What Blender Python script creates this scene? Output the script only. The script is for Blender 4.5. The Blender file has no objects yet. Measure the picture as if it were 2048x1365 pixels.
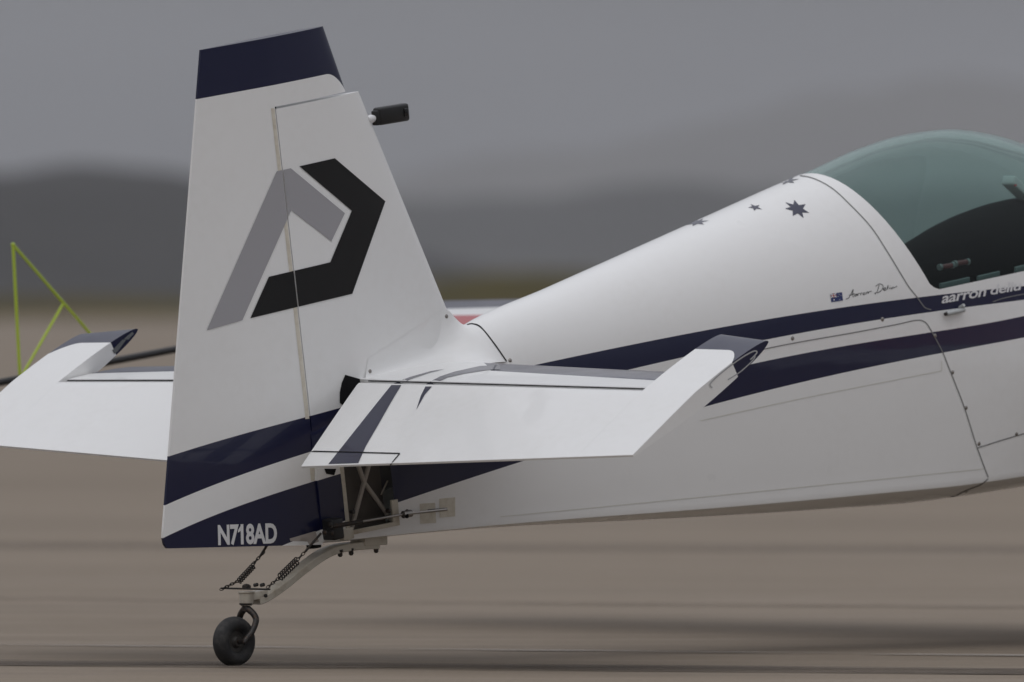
import bpy, bmesh, math, random
import numpy as np
from mathutils import Vector, Matrix
from mathutils.bvhtree import BVHTree

random.seed(4)
sc = bpy.context.scene
col = sc.collection
# ------------------------------------------------------------------ camera
FPX, CX, CY, HOR, DEP = 23750.0, 1024.0, 682.5, 612.0, 38.0
TH = math.atan((CY - HOR) / FPX)
CF = Vector((0, math.cos(TH), -math.sin(TH))); CU = Vector((0, math.sin(TH), math.cos(TH))); CR = Vector((1, 0, 0))
def pdir(px, py): return CF + (px - CX) / FPX * CR - (py - CY) / FPX * CU
_dw = pdir(468, 1332)
EYE = -_dw.z / _dw.y * DEP                       # eye height that puts the tail wheel on the ground 38 m away
CAM = Vector((0, -DEP, EYE))
cd = bpy.data.cameras.new('camera'); cam = bpy.data.objects.new('camera', cd); col.objects.link(cam)
cam.location = CAM; cam.rotation_euler = (math.pi / 2 - TH, 0, 0)
cd.sensor_width = 36; cd.lens = FPX / 2048 * 36; cd.clip_start = 0.5; cd.clip_end = 60000
cd.dof.use_dof = True; cd.dof.focus_distance = 38.2; cd.dof.aperture_fstop = 3.9
sc.camera = cam
# ------------------------------------------------------------------ sky, sun, exposure
w = bpy.data.worlds.new('World'); sc.world = w; w.use_nodes = True
SUN_EL, SUN_AZ = math.radians(63), math.radians(200)      # azimuth clockwise from +Y (view direction)
nt = w.node_tree; N = nt.nodes; N.clear()
out = N.new('ShaderNodeOutputWorld'); bg = N.new('ShaderNodeBackground'); bg.inputs[1].default_value = 0.1
sky = N.new('ShaderNodeTexSky'); sky.sky_type = 'NISHITA'; sky.sun_disc = False
sky.sun_elevation = SUN_EL; sky.sun_rotation = SUN_AZ; sky.dust_density = 4
tc = N.new('ShaderNodeTexCoord'); sep = N.new('ShaderNodeSeparateXYZ'); nt.links.new(tc.outputs['Generated'], sep.inputs[0])
mx = N.new('ShaderNodeMath'); mx.operation = 'MAXIMUM'; nt.links.new(sep.outputs[2], mx.inputs[0]); mx.inputs[1].default_value = 0
ma = N.new('ShaderNodeMath'); ma.operation = 'MULTIPLY_ADD'; nt.links.new(mx.outputs[0], ma.inputs[0]); ma.inputs[1].default_value = 5.4; ma.inputs[2].default_value = 1.0
vm = N.new('ShaderNodeVectorMath'); vm.operation = 'SCALE'; vm.inputs[0].default_value = (1.50, 1.53, 1.64)    # even overcast, brightest overhead
cmap = N.new('ShaderNodeMapping'); cmap.inputs['Scale'].default_value = (7, 7, 70); nt.links.new(tc.outputs['Generated'], cmap.inputs[0])
cn = N.new('ShaderNodeTexNoise'); cn.inputs['Scale'].default_value = 1.0; cn.inputs['Detail'].default_value = 4; nt.links.new(cmap.outputs[0], cn.inputs[0])
cr_ = N.new('ShaderNodeMapRange'); nt.links.new(cn.outputs['Fac'], cr_.inputs[0])
for i_, q_ in enumerate((.3, .7, .90, 1.06)): cr_.inputs[i_ + 1].default_value = q_
cm_ = N.new('ShaderNodeMath'); cm_.operation = 'MULTIPLY'; nt.links.new(ma.outputs[0], cm_.inputs[0]); nt.links.new(cr_.outputs[0], cm_.inputs[1])
nt.links.new(cm_.outputs[0], vm.inputs['Scale'])
mix = N.new('ShaderNodeMixRGB'); mix.inputs[0].default_value = 0.98
nt.links.new(sky.outputs[0], mix.inputs[1]); nt.links.new(vm.outputs[0], mix.inputs[2])
nt.links.new(mix.outputs[0], bg.inputs[0]); nt.links.new(bg.outputs[0], out.inputs[0])
sl = bpy.data.lights.new('sun', 'SUN'); sl.energy = 0.5; sl.angle = math.radians(60); sl.color = (1, 0.97, 0.93)
so = bpy.data.objects.new('sun', sl); col.objects.link(so)
sd = Vector((math.sin(SUN_AZ) * math.cos(SUN_EL), math.cos(SUN_AZ) * math.cos(SUN_EL), math.sin(SUN_EL)))
so.rotation_euler = sd.to_track_quat('Z', 'Y').to_euler(); so.location = (0, -10, 30)
sc.view_settings.view_transform = 'Standard'; sc.view_settings.look = 'None'; sc.view_settings.exposure = 0.0; sc.view_settings.gamma = 1
sc.render.engine = 'CYCLES'; sc.cycles.use_denoising = True; sc.cycles.max_bounces = 10; sc.cycles.transparent_max_bounces = 16
sc.cycles.volume_bounces = 1

# ------------------------------------------------------------------ the aircraft's own axes: x starboard, y forward, z up
AZ, PITCH, ROLL = math.radians(44), math.radians(9), math.radians(0.3)
_Fh = Vector((math.cos(AZ), math.sin(AZ), 0)); _Rh = Vector((math.sin(AZ), -math.cos(AZ), 0)); _Z = Vector((0, 0, 1))
FW = math.cos(PITCH) * _Fh + math.sin(PITCH) * _Z; _u = -math.sin(PITCH) * _Fh + math.cos(PITCH) * _Z
RT = math.cos(ROLL) * _Rh - math.sin(ROLL) * _u; UP = math.sin(ROLL) * _Rh + math.cos(ROLL) * _u
WHEEL = CAM + _dw * (DEP / _dw.y)
_d = pdir(690, 768); ORG = CAM + _d * ((WHEEL - CAM).dot(RT) / _d.dot(RT))
M3 = Matrix((RT, FW, UP)).transposed()
MW = Matrix.Translation(ORG) @ M3.to_4x4(); MI = MW.inverted()
CL = MI @ CAM
def ldir(px, py): return M3.transposed() @ pdir(px, py)
def L(px, py, s):                                 # pixel -> point on the plane x = s of the aircraft
    d = ldir(px, py); return CL + d * ((s - CL.x) / d.x)
def P2(p):                                        # point in aircraft axes -> pixel
    q = MW @ Vector(p) - CAM; d = q.dot(CF); return (CX + FPX * q.dot(CR) / d, CY - FPX * q.dot(CU) / d)
def fz(px, py, s):
    p = L(px, py, s); return (p.y, p.z)

# ------------------------------------------------------------------ materials
def principled(name, color=(.8, .8, .8), rough=.5, metal=0., coat=0., coat_rough=.03, spec=.5):
    m = bpy.data.materials.new(name); m.use_nodes = True
    b = m.node_tree.nodes['Principled BSDF']
    b.inputs['Base Color'].default_value = (*color, 1); b.inputs['Roughness'].default_value = rough; b.inputs['Metallic'].default_value = metal
    b.inputs['Coat Weight'].default_value = coat; b.inputs['Coat Roughness'].default_value = coat_rough; b.inputs['Specular IOR Level'].default_value = spec
    return m
class G:                                          # tiny node-math helper
    def __init__(s, m): s.t = m.node_tree; s.n = s.t.nodes; s.b = s.n['Principled BSDF']
    def put(s, sock, v):
        if isinstance(v, (int, float)): sock.default_value = v
        else: s.t.links.new(v, sock)
    def m(s, op, a, b=0., c=None):
        n = s.n.new('ShaderNodeMath'); n.operation = op; s.put(n.inputs[0], a); s.put(n.inputs[1], b)
        if c is not None: s.put(n.inputs[2], c)
        return n.outputs[0]
    def obj(s):
        t = s.n.new('ShaderNodeTexCoord'); p = s.n.new('ShaderNodeSeparateXYZ'); s.t.links.new(t.outputs['Object'], p.inputs[0])
        return t.outputs['Object'], p.outputs[0], p.outputs[1], p.outputs[2]
    def poly(s, x, c):                            # Horner, highest power first
        r = c[0]
        for k in c[1:]: r = s.m('MULTIPLY_ADD', r, x, float(k)) if not isinstance(r, (int, float)) else s.m('MULTIPLY_ADD', x, float(r), float(k))
        return r
    def noise(s, vec, scale, detail=4, rough=.5):
        n = s.n.new('ShaderNodeTexNoise'); s.t.links.new(vec, n.inputs['Vector']); n.inputs['Scale'].default_value = scale
        n.inputs['Detail'].default_value = detail; n.inputs['Roughness'].default_value = rough; return n.outputs['Fac']
    def rng(s, v, a, b, c, d):
        n = s.n.new('ShaderNodeMapRange'); s.put(n.inputs[0], v)
        for i, q in enumerate((a, b, c, d)): n.inputs[i + 1].default_value = q
        return n.outputs[0]
    def mixc(s, fac, a, b):
        n = s.n.new('ShaderNodeMixRGB'); s.put(n.inputs[0], fac)
        for i, q in ((1, a), (2, b)):
            if isinstance(q, tuple): n.inputs[i].default_value = (*q, 1)
            else: s.t.links.new(q, n.inputs[i])
        return n.outputs[0]
    def map(s, vec, scale, rot=(0, 0, 0)):
        n = s.n.new('ShaderNodeMapping'); s.t.links.new(vec, n.inputs[0]); n.inputs['Scale'].default_value = scale; n.inputs['Rotation'].default_value = rot; return n.outputs[0]
WHITE = (.835, .835, .828); NAVY = (.0025, .0045, .036); RED = (.42, .03, .035)
def paint(name, mask=None, second=NAVY, base=WHITE, rough=.32):
    m = principled(name, base, rough, coat=.42, coat_rough=.035, spec=.35); g = G(m)
    v, x, y, z = g.obj()
    n1 = g.noise(v, 2.3, 5, .6); n2 = g.noise(v, 34, 3, .6)
    soil = g.rng(g.m('MULTIPLY', n1, n2), .22, .5, 0, .10)     # faint handling grime in the white
    c = g.mixc(soil, base, (.52, .49, .43))
    if mask: c = g.mixc(mask(g, x, y, z), c, second)
    g.put(g.b.inputs['Base Color'], c)
    bp = g.n.new('ShaderNodeBump'); bp.inputs['Strength'].default_value = .35; bp.inputs['Distance'].default_value = .004; g.t.links.new(g.noise(v, 5.5, 2, .4), bp.inputs['Height'])
    g.t.links.new(bp.outputs[0], g.b.inputs['Normal']); g.t.links.new(bp.outputs[0], g.b.inputs['Coat Normal'])
    g.put(g.b.inputs['Roughness'], g.rng(n1, .3, .7, rough - .05, rough + .1))
    g.put(g.b.inputs['Coat Roughness'], g.rng(n2, .3, .7, .025, .06))
    return m
m_white = paint('white_paint')
m_navy = paint('navy_paint', base=NAVY)
m_decal_navy = principled('navy_vinyl', NAVY, .3, coat=.5)
m_grey = principled('grey_vinyl', (.36, .355, .375), .35, coat=.4)
m_black = principled('black_vinyl', (.004, .004, .0045), .4, coat=.15, spec=.35)
m_gap = principled('shadow_gap_black', (.012, .012, .013), .9, spec=.1)
m_seam = principled('panel_seam_grey', (.22, .22, .22), .8, spec=.2)
m_soft = principled('tape_edge', (.68, .67, .62), .6)
m_tape = principled('beige_tape', (.52, .47, .36), .6)
m_letter = principled('white_vinyl', (.72, .72, .73), .4)
m_steel = principled('dull_steel', (.32, .30, .28), .38, metal=1)
m_dsteel = principled('dark_oily_steel', (.05, .048, .045), .45, metal=.6)
m_rubber = principled('black_rubber', (.018, .018, .019), .75)
m_plastic = principled('black_plastic', (.009, .009, .010), .42)
m_cream = principled('cream_paint', (.55, .50, .41), .45, coat=.2)
m_dark = principled('dark_lining', (.004, .004, .0045), .9, spec=.05)
m_tube = principled('grey_tube_paint', (.50, .48, .45), .5)
m_lime = principled('lime_tube', (.46, .60, .05), .4)
m_red = principled('red_paint', RED, .4, coat=.4)
m_sil = principled('silver_plastic', (.45, .47, .47), .4)
def worn(m, base, dirt, scale, lo, hi):
    g = G(m); v, *_ = g.obj(); n = g.noise(v, scale, 6, .65)
    g.put(g.b.inputs['Base Color'], g.mixc(g.rng(n, lo, hi, 0, 1), base, dirt))
worn(m_cream, (.56, .52, .44), (.30, .23, .15), 18, .5, .85)
worn(m_rubber, (.016, .016, .017), (.07, .066, .06), 30, .45, .8)
worn(m_tape, (.68, .64, .55), (.52, .47, .38), 40, .4, .8)
worn(m_dsteel, (.045, .042, .04), (.12, .07, .04), 60, .5, .8)

# ------------------------------------------------------------------ mesh helpers
def link(name, me, mats, parent=None, angle=30):
    for m in (mats if isinstance(mats, (list, tuple)) else [mats]): me.materials.append(m)
    if angle is not None:
        me.polygons.foreach_set('use_smooth', [True] * len(me.polygons)); me.set_sharp_from_angle(angle=math.radians(angle))
    o = bpy.data.objects.new(name, me); col.objects.link(o)
    if parent: o.parent = parent
    return o
def from_bm(name, bm, mats, parent=None, angle=30, norm=True):
    if norm: bmesh.ops.recalc_face_normals(bm, faces=bm.faces)
    me = bpy.data.meshes.new(name); bm.to_mesh(me); bm.free(); return link(name, me, mats, parent, angle)
def loft(bm, rings, closed=True, cap=True):
    vs = [[bm.verts.new(p) for p in r] for r in rings]; n = len(vs[0])
    for a, b in zip(vs, vs[1:]):
        for i in range(n if closed else n - 1):
            j = (i + 1) % n
            q = [a[i], a[j], b[j], b[i]]; u = []
            for k in q:
                if not any((k.co - e.co).length < 1e-7 for e in u): u.append(k)
            if len(u) > 2:
                try: bm.faces.new(u)
                except ValueError: pass
    if cap and closed:
        for r in (vs[0], vs[-1]):
            try: bm.faces.new(r)
            except ValueError: pass
    return vs
def tube(bm, pts, r, n=10, r2=None):
    pts = [Vector(p) for p in pts]; rings = []; k = len(pts)
    ref = None
    for i, p in enumerate(pts):
        t = (pts[min(i + 1, k - 1)] - pts[max(i - 1, 0)]).normalized()
        if ref is None: ref = t.orthogonal().normalized()
        ref = (ref - t * ref.dot(t)).normalized(); bn = t.cross(ref)
        rr = r if r2 is None else r + (r2 - r) * i / (k - 1)
        rings.append([p + rr * (math.cos(2 * math.pi * j / n) * ref + math.sin(2 * math.pi * j / n) * bn) for j in range(n)])
    loft(bm, rings)
def box(bm, c, ax, ay, az, bev=0.):
    c, ax, ay, az = Vector(c), Vector(ax), Vector(ay), Vector(az)
    r = bmesh.ops.create_cube(bm, size=2.0); vs = r['verts']
    if bev:
        for v in vs: v.co = Vector((v.co.x * ax.length, v.co.y * ay.length, v.co.z * az.length))
        es = list({e for v in vs for e in v.link_edges})
        rb = bmesh.ops.bevel(bm, geom=es, offset=bev, segments=3, affect='EDGES', profile=.5)
        vs = list({v for f in rb['faces'] for v in f.verts} | {v for v in vs if v.is_valid})
        B = Matrix((ax.normalized(), ay.normalized(), az.normalized())).transposed()
        for v in vs: v.co = c + B @ v.co
    else:
        for v in vs: v.co = c + ax * v.co.x + ay * v.co.y + az * v.co.z
def lathe(bm, c, axis, prof, n=24):               # prof: (distance along the axis, radius)
    axis = Vector(axis).normalized(); a = axis.orthogonal().normalized(); b = axis.cross(a); c = Vector(c)
    loft(bm, [[c + axis * t + max(r, 1e-4) * (math.cos(2 * math.pi * j / n) * a + math.sin(2 * math.pi * j / n) * b) for j in range(n)] for t, r in prof])
def obj_tube(name, pts, r, mat, parent, n=10, r2=None):
    bm = bmesh.new(); tube(bm, pts, r, n, r2); return from_bm(name, bm, mat, parent, 40)
def obj_box(name, c, ax, ay, az, mat, parent, bev=0.):
    bm = bmesh.new(); box(bm, c, ax, ay, az, bev); return from_bm(name, bm, mat, parent, 30)
def pchip(xs, ys):
    xs, ys = np.array(xs, float), np.array(ys, float); h = np.diff(xs); dl = np.diff(ys) / h; m = np.zeros(len(xs))
    m[0], m[-1] = dl[0], dl[-1]
    for i in range(1, len(xs) - 1):
        if dl[i - 1] * dl[i] > 0:
            w1, w2 = 2 * h[i] + h[i - 1], h[i] + 2 * h[i - 1]; m[i] = (w1 + w2) / (w1 / dl[i - 1] + w2 / dl[i])
    def f(x):
        x = min(max(x, xs[0]), xs[-1]); i = min(max(np.searchsorted(xs, x) - 1, 0), len(xs) - 2); t = (x - xs[i]) / h[i]
        return float((1 + 2 * t) * (1 - t) ** 2 * ys[i] + t * (1 - t) ** 2 * h[i] * m[i] + t * t * (3 - 2 * t) * ys[i + 1] + t * t * (t - 1) * h[i] * m[i + 1])
    return f
def bvh(o):
    bm = bmesh.new(); bm.from_mesh(o.data); t = BVHTree.FromBMesh(bm); bm.free(); return t
LOCAL = {}                                        # object name -> matrix aircraft axes -> object axes (identity unless stored)
def project(o, pts2, tree=None):
    """lay points seen at these pixels onto the part's own surface; returns (position, normal) in the part's axes"""
    tree = tree or bvh(o); Mx = LOCAL.get(o.name, Matrix()); c = Mx @ CL; res = []
    for px, py in pts2:
        d = (Mx.to_3x3() @ ldir(px, py)).normalized()
        h = tree.ray_cast(c, d)
        if h[0] is None:
            q = c + d * (38.0); best = None
            for k in range(60):
                r = tree.find_nearest(c + d * (36.5 + k * .06))
                if best is None or r[3] < best[3]: best = r
            h = best
        n = h[1]
        if n.dot(d) > 0: n = -n
        res.append((h[0], n))
    return res
def decal(name, o, bm, mat, lift=.0012, step=10., mirror=False, parent=None, tree=None):
    """bm: flat mesh in pixel coordinates; wraps onto part o as a thin film"""
    xs = [v.co.x for v in bm.verts]; ys = [v.co.y for v in bm.verts]
    if step:
        for lo, hi, nrm in ((min(xs), max(xs), (1, 0, 0)), (min(ys), max(ys), (0, 1, 0))):
            k = lo + step
            while k < hi:
                bmesh.ops.bisect_plane(bm, geom=bm.verts[:] + bm.edges[:] + bm.faces[:], plane_co=Vector(nrm) * k, plane_no=nrm); k += step
    bmesh.ops.triangulate(bm, faces=bm.faces)
    pr = project(o, [(v.co.x, v.co.y) for v in bm.verts], tree)
    for v, (p, n) in zip(bm.verts, pr): v.co = p + n * lift
    ob = from_bm(name, bm, mat, parent or o, 60, norm=False)
    if mirror: return ob, mirror_copy(ob, mirror if isinstance(mirror, bpy.types.Object) else (parent or o))
    return ob
def mirror_copy(ob, parent):
    me = ob.data.copy(); me.transform(Matrix.Scale(-1, 4, (1, 0, 0))); me.flip_normals()
    o2 = bpy.data.objects.new(ob.name.split('.')[0], me); col.objects.link(o2); o2.parent = parent; return o2
def poly_bm(*polys):
    bm = bmesh.new()
    for p in polys: bm.faces.new([bm.verts.new((x, y, 0)) for x, y in p])
    return bm
def line_bm(pts, wd, w2=None, smooth=True):
    if smooth and len(pts) > 2:
        q = []
        for i in range(len(pts) - 1):
            p0, p1, p2, p3 = [np.array(pts[min(max(k, 0), len(pts) - 1)], float) for k in (i - 1, i, i + 1, i + 2)]
            for t in np.linspace(0, 1, 6)[:-1]:
                q.append(tuple(.5 * (2 * p1 + (p2 - p0) * t + (2 * p0 - 5 * p1 + 4 * p2 - p3) * t ** 2 + (3 * p1 - p0 - 3 * p2 + p3) * t ** 3)))
        pts = q + [pts[-1]]
    elif len(pts) == 2:
        a, b = np.array(pts[0], float), np.array(pts[1], float); k = max(2, int(np.linalg.norm(b - a) / 10)); pts = [tuple(a + (b - a) * t) for t in np.linspace(0, 1, k + 1)]
    bm = bmesh.new(); pr = None; n = len(pts)
    for i in range(n):
        a, b = pts[max(i - 1, 0)], pts[min(i + 1, n - 1)]; dx, dy = b[0] - a[0], b[1] - a[1]; l = math.hypot(dx, dy) or 1
        hw = .5 * (wd if w2 is None else wd + (w2 - wd) * i / (n - 1))
        c = [bm.verts.new((pts[i][0] - dy / l * hw, pts[i][1] + dx / l * hw, 0)), bm.verts.new((pts[i][0] + dy / l * hw, pts[i][1] - dx / l * hw, 0))]
        if pr: bm.faces.new((pr[0], pr[1], c[1], c[0]))
        pr = c
    return bm
def text_bm(txt, org, ux, uy, bold=0., spacing=1.):
    """text whose box is org + [0,1]*ux (along) + [0,1]*uy (up), pixels"""
    cu = bpy.data.curves.new('t', 'FONT'); cu.body = txt; cu.offset = bold; cu.space_character = spacing; cu.resolution_u = 4
    o = bpy.data.objects.new('t', cu); col.objects.link(o); bpy.context.view_layer.update()
    me = bpy.data.meshes.new_from_object(o.evaluated_get(bpy.context.evaluated_depsgraph_get())); bpy.data.objects.remove(o); bpy.data.curves.remove(cu)
    bm = bmesh.new(); bm.from_mesh(me); bpy.data.meshes.remove(me)
    x0, x1 = min(v.co.x for v in bm.verts), max(v.co.x for v in bm.verts); y0, y1 = min(v.co.y for v in bm.verts), max(v.co.y for v in bm.verts)
    for v in bm.verts:
        a, b = (v.co.x - x0) / (x1 - x0), (v.co.y - y0) / (y1 - y0); v.co = (org[0] + a * ux[0] + b * uy[0], org[1] + a * ux[1] + b * uy[1], 0)
    return bm

# ================================================================== SETTING
def tagk(o, kind): o['kind'] = kind; return o
# apron
m_apron = principled('apron_concrete', (.24, .195, .165), .85, spec=.25); g = G(m_apron); v, x, y, z = g.obj()
n1 = g.noise(g.map(v, (.05, .22, 1), (0, 0, .012)), 1.0, 5, .6); n2 = g.noise(g.map(v, (.25, .9, 1)), 1.0, 6, .7); n3 = g.noise(v, 4, 6, .75); n4 = g.noise(v, 55, 3, .7); n5 = g.noise(g.map(v, (.35, 2.6, 1)), 1.0, 5, .7)
c = g.mixc(g.rng(n1, .35, .66, 0, 1), (.208, .167, .124), (.262, .212, .160))
c = g.mixc(g.rng(n2, .45, .75, 0, .4), c, (.168, .138, .104))
c = g.mixc(g.rng(n3, .4, .8, 0, .35), c, (.30, .25, .205))
c = g.mixc(g.rng(n4, .45, .75, 0, .5), c, (.12, .10, .085))
c = g.mixc(g.rng(n5, .52, .72, 0, .45), c, (.33, .28, .235))
c = g.mixc(g.rng(n5, .30, .46, .35, 0), c, (.13, .108, .09))
g.put(g.b.inputs['Base Color'], c)
def sheet(name, x0, x1, y0, y1, z, mat, nx=1, ny=1):
    bm = bmesh.new(); bmesh.ops.create_grid(bm, x_segments=nx, y_segments=ny, size=1)
    for v in bm.verts: v.co = ((x0 + x1) / 2 + v.co.x * (x1 - x0) / 2, (y0 + y1) / 2 + v.co.y * (y1 - y0) / 2, z)
    return from_bm(name, bm, mat, None, None)
tagk(sheet('apron', -900, 900, -300, 1120, 0, m_apron), 'structure')
m_field = principled('dry_grass_field', (.055, .046, .014), .95, spec=.1)
tagk(sheet('field', -17000, 17000, -3000, 17000, -.05, m_field), 'structure')
def gpt(px, py):
    d = pdir(px, py); return CAM + d * (-CAM.z / d.z)
def ground_strip(name, a, b, half, z, mat):       # a straight strip on the apron through two ground points, run far past the frame
    a, b = Vector((a.x, a.y, 0)), Vector((b.x, b.y, 0)); t = (b - a).normalized(); n = Vector((-t.y, t.x, 0)); a2, b2 = a - t * 60, b + t * 60
    bm = bmesh.new(); bm.faces.new([bm.verts.new(p + Vector((0, 0, z))) for p in (a2 - n * half, b2 - n * half, b2 + n * half, a2 + n * half)])
    return tagk(from_bm(name, bm, mat, None, None), 'structure')
def strip_mat(name, colr, lo, hi):
    m = principled(name, colr, .85, spec=.2); g = G(m); v, x, y, z = g.obj(); n = g.noise(g.map(v, (.5, 2, 1)), 1.5, 6, .7)
    tr = g.n.new('ShaderNodeBsdfTransparent'); ms = g.n.new('ShaderNodeMixShader'); g.put(ms.inputs[0], g.rng(n, lo, hi, 0, 1))
    g.t.links.new(tr.outputs[0], ms.inputs[1]); g.t.links.new(g.b.outputs[0], ms.inputs[2]); g.t.links.new(ms.outputs[0], g.n['Material Output'].inputs[0]); return m
ground_strip('painted_line', gpt(0, 1291), gpt(2048, 1313), .10, .004, strip_mat('worn_line_paint', (.36, .33, .30), .38, .72))
ground_strip('joint_shadow_strip', gpt(0, 1327), gpt(2048, 1345), .30, .004, strip_mat('joint_shadow_strip', (.115, .095, .078), .30, .70))  # dark strip: pavement joint plus the aircraft's soft shadow, painted into the colour
ground_strip('slab_joint', gpt(0, 1200), gpt(2048, 1216), .22, .004, strip_mat('slab_joint', (.20, .163, .128), .35, .9))
ground_strip('slab_joint', gpt(0, 1093), gpt(2048, 1102), .7, .004, strip_mat('slab_joint_far', (.19, .158, .13), .35, .9))
# hills
def ridge(name, dist, prof, depth, mat, amp, seed):
    rnd = random.Random(seed); span = (prof[-1][0] - prof[0][0]); f = pchip([p[0] for p in prof], [p[1] for p in prof])
    ph = [(rnd.uniform(0, 6.28), rnd.uniform(.7, 1.3)) for _ in range(9)]
    W = dist * .9; nx = 220; bm = bmesh.new(); rows = []
    for j, t in enumerate(np.linspace(-1, 1, 15)):
        row = []
        for i in range(nx + 1):
            x = (i / nx * 2 - 1) ; x = (x * .25 + .75 * x ** 3) * W
            px = CX + FPX * x / dist
            pc = min(max(px, prof[0][0]), prof[-1][0]); crest = EYE + (HOR - f(pc)) / FPX * dist
            wob = sum(math.sin(x / dist * 22 * (k + 1) * b + a) / (k + 1) for k, (a, b) in enumerate(ph))
            far = min(1, abs(px - pc) / 2500)
            crest *= 1 + wob * (amp + .22 * far)
            u = math.cos(t * math.pi / 2) ** 1.3 * (1 + .12 * math.sin(x / dist * 160 + t * 5 + seed))
            row.append(bm.verts.new((x, dist + t * depth, max(crest, .3) * (u if t != 0 else 1) - (.6 if abs(t) > .99 else 0))))
        rows.append(row)
    for a, b in zip(rows, rows[1:]):
        for i in range(nx): bm.faces.new((a[i], a[i + 1], b[i + 1], b[i]))
    return tagk(from_bm(name, bm, mat, None, 180), 'structure')
def hill_mat(name, a, b, sc_):
    m = principled(name, a, .95, spec=.1); g = G(m); v, *_ = g.obj(); n = g.noise(g.map(v, (1, .5, 3)), sc_, 7, .65)
    g.put(g.b.inputs['Base Color'], g.mixc(g.rng(n, .38, .64, 0, 1), a, b)); return m
ridge('scrub_bank', 1330, [(-2500, 590), (0, 597), (350, 598), (620, 590), (860, 562), (1000, 549), (1150, 547), (1500, 552), (4500, 560)], 190, hill_mat('scrub', (.042, .034, .003), (.080, .058, .005), .03), .02, 2)
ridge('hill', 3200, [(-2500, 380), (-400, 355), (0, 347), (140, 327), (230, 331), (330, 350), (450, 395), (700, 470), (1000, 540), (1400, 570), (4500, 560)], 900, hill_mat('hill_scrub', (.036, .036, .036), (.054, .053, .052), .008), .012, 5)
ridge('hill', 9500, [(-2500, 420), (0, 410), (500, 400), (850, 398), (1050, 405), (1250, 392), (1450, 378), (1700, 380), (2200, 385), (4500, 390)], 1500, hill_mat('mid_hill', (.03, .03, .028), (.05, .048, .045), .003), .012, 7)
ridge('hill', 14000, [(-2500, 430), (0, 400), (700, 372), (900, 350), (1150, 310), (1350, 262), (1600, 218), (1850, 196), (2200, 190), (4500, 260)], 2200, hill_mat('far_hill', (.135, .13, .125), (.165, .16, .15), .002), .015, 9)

# ================================================================== AIRCRAFT
air = bpy.data.objects.new('aerobatic_aircraft', None); col.objects.link(air); air.matrix_world = MW; air.empty_display_size = .3
air['label'] = 'white single-seat aerobatic aircraft with navy stripes parked on its tail wheel'; air['category'] = 'aircraft'
# ---- measured lines
W_f = pchip([-.30, -.1, .05, .5, 1.0, 1.5, 2.0, 2.4, 2.8, 3.4, 4.2, 4.8, 5.15], [.045, .056, .080, .137, .195, .25, .302, .337, .36, .385, .40, .385, .33])
def deck_pt(px, py, ws, hh):                      # the deck's skyline lies a little to port of the ridge
    p = L(px, py, -.27 * ws); return (p.y, p.z + hh * .036)
dp = [deck_pt(930, 650, .13, .25), deck_pt(1085, 581, .17, .3), deck_pt(1200, 530, .2, .35), deck_pt(1400, 440, .26, .42), deck_pt(1560, 369, .3, .5), deck_pt(1617, 344, .32, .5),
      deck_pt(1700, 306, .32, .5), deck_pt(1780, 280, .33, .52), deck_pt(1850, 270, .33, .52), deck_pt(1920, 276, .33, .5), deck_pt(2000, 302, .33, .5), deck_pt(2048, 326, .33, .45)]
ZT = pchip([-.30, .1, .35, .47] + [p[0] for p in dp] + [3.55, 3.75, 4.3, 4.9, 5.15], [-.10, -.06, -.02, .045] + [p[1] for p in dp] + [.06, -.02, -.06, -.14, -.24])
cb = [fz(700, 1080, .066), fz(790, 1070, .085), fz(1000, 1050, .14), fz(1500, 1010, .25), fz(1750, 987, .305), fz(1975, 963, .345)]
ZB = pchip([-.30] + [p[0] for p in cb] + [3.2, 4.2, 5.15], [cb[0][1] + .02] + [p[1] for p in cb] + [-.77, -.74, -.62])
DB = pchip([-.30, .3, 1.2, 2.5, 3.4, 5.15], [.006, .012, .035, .07, .08, .05])
ZS = pchip([-.30, .3, 1.2, 2.4, 3.2, 5.15], [-.14, -.13, -.14, -.155, -.2, -.36])
def section(f):
    ws, zs, zt, zb, db = W_f(f), ZS(f), ZT(f), ZB(f), DB(f)
    half = [(0, zb - db), (ws * .3, zb - db * .93), (ws * .62, zb - db * .66), (ws * .9, zb - db * .25), (ws * .985, zb - db * .04), (ws * .99, zb + .003), (ws * .99, zb + .02)]
    for t in (.15, .3, .5, .7, .85): half.append((ws * (.99 + .01 * t) + .006 * math.sin(t * math.pi), zb + (zs - zb) * t))
    for k in range(0, 19):
        a = k / 18 * math.pi / 2; half.append((ws * math.cos(a) ** .96, zs + (zt - zs) * math.sin(a)))
    half[-1] = (0, zt)
    ring = [(s, f, z) for s, z in half] + [(-s, f, z) for s, z in half[-2:0:-1]]
    return ring
fs = sorted(set(np.round(np.concatenate([np.arange(-.2185, 3.6, .05), np.arange(3.6, 5.16, .1)]), 4)))
# stripe edges as curves z(f) along the whole side
def side_s(px):                                   # half width of the skin seen at this pixel column
    if px < 640: return .006 + .045 * (px - 330) / 310
    f = -.22 + (px - 655) * .0016 / .72
    for _ in range(3): f = L(px, 800, W_f(f)).y
    return W_f(f)
def fit(pts, n):
    P = [fz(x, y, side_s(x)) for x, y in pts]; return np.polyfit([p[0] for p in P], [p[1] for p in P], n), max(p[0] for p in P)
E1U, FMAX = fit([(337, 914), (480, 870), (665, 822), (1078, 728), (1240, 695), (1390, 668), (1560, 634), (1700, 611), (1800, 601), (1950, 583), (2048, 572)], 5)
E1L, _ = fit([(330, 1012), (480, 950), (612, 908), (1262, 738), (1560, 675), (1765, 638), (1850, 626), (2048, 600)], 5)
E2U, _ = fit([(330, 1075), (500, 1005), (690, 945), (1560, 717), (1640, 700), (1850, 667), (2048, 632)], 5)
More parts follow.
